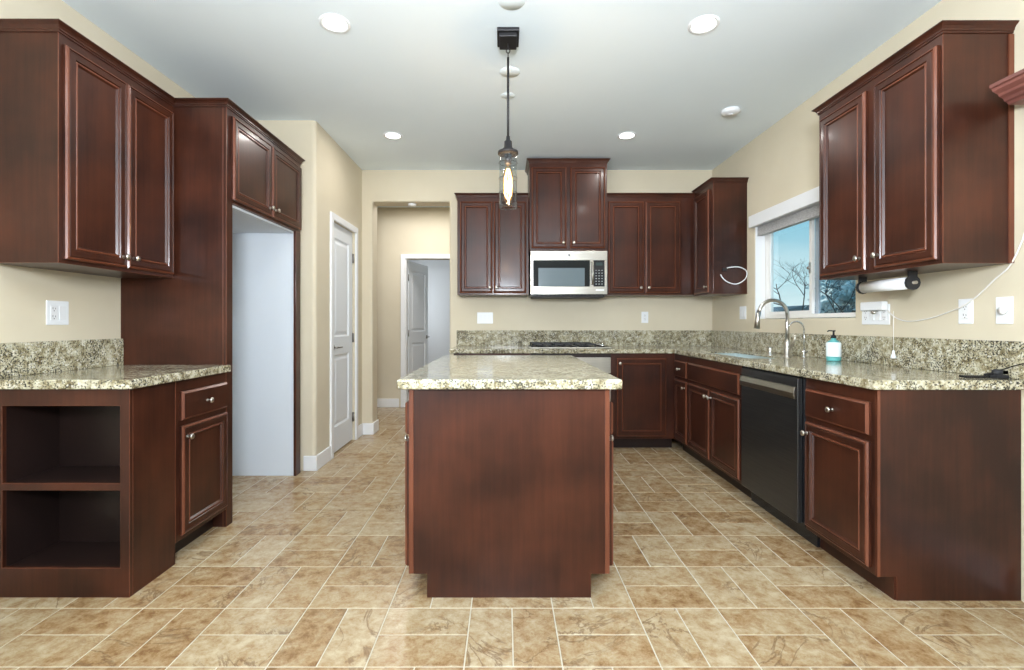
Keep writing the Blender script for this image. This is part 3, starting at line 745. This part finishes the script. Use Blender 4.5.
MB().tube([e0, (e0[0]-.008, 0, e0[2]-.05), (e0[0]-.015, 0, e0[2]-.115)], [.014, .016, .020], 14).build('spray_head', M['nickel'], fc)
MB().tube([(0, -.018, .07), (0, -.045, .078), (0.01, -.062, .12), (.015, -.070, .155)], [.010, .009, .006, .006], 10).build('handle', M['nickel'], fc)
ff = thing('water_filter_faucet', 'small slim chrome filter faucet right of the tall faucet', 'faucet', (2.02, 3.24, .92))
MB().lathe([(.016, 0), (.016, .008), (.010, .014), (.008, .05), (0, .051)], n=16).build('faucet_base', M['chrome'], ff)
n2_ = [(0, 0, .045), (0, 0, .14), (0, 0, .19)] + arcpts((-.055, 0, .19), .055, 0, 165, 12, (1, 0, 0))
MB().tube(n2_, .0055, 10).build('spout', M['chrome'], ff)
MB().tube([(0, -.008, .035), (0, -.035, .045)], .004, 8).build('handle', M['blackmatte'], ff)
tag(MB().lathe([(.020, 0), (.020, .006), (.014, .01), (.014, .045), (.012, .056), (0, .058)], (1.945, 3.52, .92), n=20).build('air_gap', M['chrome']), 'short chrome dishwasher air gap cap left of the tall faucet', 'air gap')
sp_ = thing('soap_dispenser', 'soap bottle with white label, teal base and black pump on the counter', 'soap bottle', (2.04, 2.98, .9205))
MB().lathe([(.036, 0), (.040, .004), (.040, .028)], n=28).build('bottle', M['teal'], sp_)
MB().lathe([(.040, .0281), (.0405, .03), (.0405, .108), (.036, .116)], n=28).build('label', M['label'], sp_)
MB().lathe([(.036, .1161), (.015, .132), (.013, .142)], n=24).build('bottle_neck', M['teal'], sp_)
MB().lathe([(.015, .1421), (.015, .158), (.006, .160), (.005, .182), (.011, .184), (.011, .190), (0, .191)], n=16).tube([(0, 0, .186), (-.03, 0, .188), (-.038, 0, .182)], .004).build('pump', M['black'], sp_)

# ------------------------------------------------------------ paper towel
px_, pz_ = 1.98, 1.352
ph = thing('paper_towel_holder', 'black paper towel holder screwed under the right upper cabinet', 'holder', (px_, 2.495, pz_))
for yy in (.163, -.163):
    MB().box(-.022, .022, yy-.004, yy+.004, .0, zR-pz_-.0005).lathe([(.036, yy-.004), (.036, yy+.004)] if yy > 0 else [(.036, yy-.006), (.036, yy+.006)], axis='y', n=12).build('bracket', M['blackmatte'], ph, bevel=.001)
MB().box(-.022, .022, -.159, .159, zR-pz_-.004, zR-pz_-.0005).build('mounting_bar', M['blackmatte'], ph)
MB().lathe([(.008, -.185), (.008, .17)], axis='y', n=12).build('roller', M['nickel'], ph)
tag(MB().lathe([(.009, -.150), (.030, -.150), (.030, .152), (.009, .152)], (px_, 2.495, pz_), 'y', 28).build('paper_towel_roll', M['paper']), 'nearly used up white paper towel roll on the black holder', 'paper towel')

# ------------------------------------------------------------ wall plates
def plate(label, loc, rotz, gangs, kinds, hgt=.117, gw=.046):
    w_ = .071+gw*(gangs-1)
    t = thing('wall_plate', label, 'wall plate' if 'switch' in kinds or 'dimmer' in kinds else 'outlet', loc, rotz)
    MB().box(-w_/2, w_/2, -.006, -.0005, -hgt/2, hgt/2).build('cover', M['plastic'], t, bevel=.003)
    for i, k_ in enumerate(kinds):
        cx = (i-(gangs-1)/2)*gw
        if k_ == 'switch': MB().prism([(-.0062, -.033), (-.0105, -.033), (-.0068, .033), (-.0062, .033)], cx-.0165, cx+.0165, 0, 'x').build('rocker', M['trim'], t)
        elif k_ == 'dimmer': MB().lathe([(.017, -.0062), (.016, -.02), (0, -.021)], (cx, 0, 0), 'y', 20).build('dimmer_knob', M['trim'], t)
        else:
            f_ = MB().box(cx-.0165, cx+.0165, -.0085, -.0062, -.034, .034).build('receptacle', M['trim'], t, bevel=.002)
            mb = MB()
            for zz in (-.019, .019):
                mb.box(cx-.0075, cx-.0055, -.0092, -.0086, zz-.002, zz+.008).box(cx+.0055, cx+.0075, -.0092, -.0086, zz-.002, zz+.006).lathe([(.0025, -.0092), (.0025, -.0086)], (cx, 0, zz-.009), 'y', 8)
            mb.build('slots', M['slot'], f_)
    return t
plate('white double wall plate with outlet on the left wall above the granite', (XL, 2.335, 1.205), R(90), 2, ['outlet', 'switch'])
plate('white triple switch plate on the back wall, left of the microwave', (-.207, YB, 1.208), 0, 3, ['switch', 'switch', 'switch'])
plate('white single outlet on the back wall, right of the microwave', (1.45, YB, 1.215), 0, 1, ['outlet'])
plate('white double switch plate on the right wall between corner cabinet and window', (XR, 4.33, 1.248), R(-90), 2, ['switch', 'switch'])
plate('white single outlet at right, with the white cable plugged in, nearer the window', (XR, 2.235, 1.21), R(-90), 1, ['outlet'])
plate('white dimmer plate with round knob, rightmost on the right wall', (XR, 2.062, 1.21), R(-90), 1, ['dimmer'])
plate('white triple wall plate under the paper towel, half covered by a light controller', (XR, 2.78, 1.205), R(-90), 4, ['outlet', 'switch', 'switch', 'outlet'])
# under cabinet light controller with pull chain
lc = thing('light_controller', 'white under cabinet light controller box on the wall plate below the paper towel', 'controller', (XR-.010, 2.765, 1.24))
MB().box(-.032, 0, -.085, .085, -.012, .038).build('housing', M['plastic'], lc, bevel=.005)
MB().lathe([(.016, -.002), (.016, -.018), (.0, -.02)], (-.012, .0, -.012), 'z', 14).build('chain_socket', M['chrome'], lc)
pc = thing('pull_chain', 'thin pull chain with white bell shaped end hanging before the granite backsplash', 'pull chain', (XR-.045, 2.60, .995))
MB().tube([(0, 0, .225), (0, 0, .12), (0, 0, .012)], .0016, 6).build('chain', M['chain'], pc)
MB().lathe([(0, .014), (.005, .012), (.007, -.004), (.013, -.022), (.013, -.030), (0, -.032)], n=16).build('pull_end', M['plastic'], pc)
def wp(px, py, x): y = x*F/(px-505); return (x, y, EYE+(323-py)*y/F)
# cable path along the right wall
def smooth(pts, n=6):
    P = [Vector(p) for p in pts]; outp = []
    for i in range(len(P)-1):
        p0, p1, p2, p3 = P[max(i-1, 0)], P[i], P[i+1], P[min(i+2, len(P)-1)]
        for q in range(n):
            t = q/n
            outp.append(.5*((2*p1)+(-p0+p2)*t+(2*p0-5*p1+4*p2-p3)*t*t+(-p0+3*p1-3*p2+p3)*t**3))
    outp.append(P[-1]); return outp
cab = [(XR-.012, 2.68, 1.225), (XR-.008, 2.63, 1.185), (XR-.006, 2.55, 1.165), (XR-.006, 2.42, 1.18), (XR-.006, 2.30, 1.215), (XR-.016, 2.235, 1.235),
       (XR-.008, 2.18, 1.275), (XR-.008, 2.10, 1.345), (XR-.008, 2.035, 1.40), (XR-.008, 1.99, 1.49), (XR-.008, 1.95, 1.60), (XR-.010, 1.86, 1.72)]
tag(MB().tube(smooth(cab), .0032, 8).build('power_cable', M['chain']), 'long white cable running up the right wall from the controller', 'cable')
# cable loop on the corner cabinet side
lp = [(1.945, 4.250, 1.625), (1.975, 4.240, 1.645), (2.06, 4.235, 1.65), (2.12, 4.235, 1.625), (2.135, 4.235, 1.585), (2.11, 4.235, 1.535), (2.04, 4.235, 1.50), (1.97, 4.235, 1.515), (1.925, 4.238, 1.55), (1.905, 4.242, 1.585)]
cbl = thing('cable_loop', 'loop of white cable on the side of the corner upper cabinet', 'cable', (1.945, 4.2505, 1.63))
MB().tube([(p[0]-1.945, p[1]-4.2505, p[2]-1.63) for p in smooth(lp)], .0045, 8).build('cable', M['plastic'], cbl)
MB().box(-.02, .02, -.012, .006, -.012, .012).build('cable_clip', M['blackmatte'], cbl, bevel=.002)
# black gadget on the counter
bk = thing('plastic_clamp', 'black plastic clamp with a thin cord lying on the right countertop', 'clamp', (2.078, 2.055, .9215))
MB().box(-.115, -.01, -.010, .022, 0, .010).tube([(-.02, .006, .012), (.01, .004, .018), (.03, 0, .018)], .006).build('arm', M['black'], bk, bevel=.002)
MB().box(.0, .062, -.03, .025, 0, .014).lathe([(.018, .014), (.018, .032), (.01, .036), (0, .036)], (.03, 0, 0), n=16).box(.05, .06, -.028, .022, .014, .034).build('clamp', M['blackmatte'], bk, bevel=.002)
MB().tube(smooth([(.035, .0, .03), (.042, -.03, .045), (.044, -.08, .065), (.05, -.14, .085), (.066, -.20, .13), (.067, -.24, .22)]), .0022, 6).build('cord', M['black'], bk)

# ------------------------------------------------------------ wooden valance over the glazed door at right
prof = [(0, 0), (-.085, 0), (-.092, .010), (-.100, .014), (-.104, .026), (-.118, .034), (-.122, .044), (-.140, .056), (-.142, .066), (-.150, .070), (-.150, .084), (0, .084)]
tag(MB().prism([(XR-.001+a*1.2, 2.042+b_*.95) for a, b_ in prof], 0, 1.95, 0, 'y').build('wooden_valance', M['maroon'], loc=(0, 0, 0)), 'reddish ridged wooden valance jutting in at the upper right edge', 'valance')

# ------------------------------------------------------------ outside
tag(MB().box(2.32, 60, -30, 80, -.35, -.3).build('yard_ground', M['grass']), 'ground of the yard outside the sink window', 'ground', kind='structure')
def tree(label, x, y, h0, seed, spread, depth=4, lean=(0, 0), r0=.06):
    rnd = random.Random(seed); t = thing('bare_tree', label, 'tree', (x, y, -.3))
    mb = MB(); tips = []
    def grow(p, d, ln, r, k_):
        pts = [p]; q = Vector(p); dd = Vector(d)
        for _ in range(4):
            dd = (dd+Vector((rnd.uniform(-.18, .18), rnd.uniform(-.18, .18), rnd.uniform(-.1, .16)))).normalized(); q = q+dd*ln/4; pts.append(q.copy())
        mb.tube(pts, [r*(1-.1*i) for i in range(5)], 5)
        if k_ == 0: tips.append(q.copy()); return
        for _ in range(3 if k_ > 1 else 4):
            a = rnd.uniform(0, 2*math.pi); nd = (dd+Vector((math.cos(a), math.sin(a), rnd.uniform(-.2, .45)))*spread).normalized()
            grow(pts[rnd.choice((2, 3, 4))], nd, ln*rnd.uniform(.6, .8), r*.55, k_-1)
    grow(Vector((0, 0, 0)), Vector((lean[0], lean[1], 1)).normalized(), h0, r0, depth)
    mb.build('branches', M['bark'], t)
    return t, tips
t1, tips1 = tree('dark bare branched tree seen through the left window pane', 6.25, 8.9, 1.35, 5, 1.05, 5, (-.35, -.1), .045)
t2, tips2 = tree('bare tree with pale leaves seen through the right window pane', 8.1, 11.6, 1.15, 11, 1.0, 4, (.0, 0), .05)
mb = MB(); rl = random.Random(2)
for tp in tips2:
    for _ in range(22):
        c = tp+Vector((rl.gauss(0, .12), rl.gauss(0, .12), rl.gauss(0, .09))); a = Vector((rl.gauss(0, 1), rl.gauss(0, 1), rl.gauss(0, 1))).normalized()*.06; b_ = a.orthogonal().normalized()*.04
        mb.add([c-a, c+b_, c+a, c-b_], [(0, 1, 2, 3)])
mb.build('foliage', M['leaf'], t2)['kind'] = 'stuff'
fn = thing('yard_fence', 'dark weathered fence beyond the trees outside the window', 'fence', (10, 15, -.3))
MB().box(-6, 8, 0, .04, .05, 1.50).build('fence_panel', M['fence'], fn)
for q in range(7): MB().box(-6+q*2.3, -5.88+q*2.3, -.06, -.001, 0, 1.8).build('fence_post', M['fence'], fn)
hs = thing('neighbor_house', 'low roofed house far beyond the fence outside the window', 'house', (24, 34, -.3))
MB().box(-7, 7, -4, 4, 0, 2.1).build('house_wall', M['greywall'], hs)
MB().prism([(-7.6, 2.1), (7.6, 2.1), (5.5, 2.55), (-5.5, 2.55)], -4.6, 4.6, 0, 'y').build('roof', M['roof'], hs)
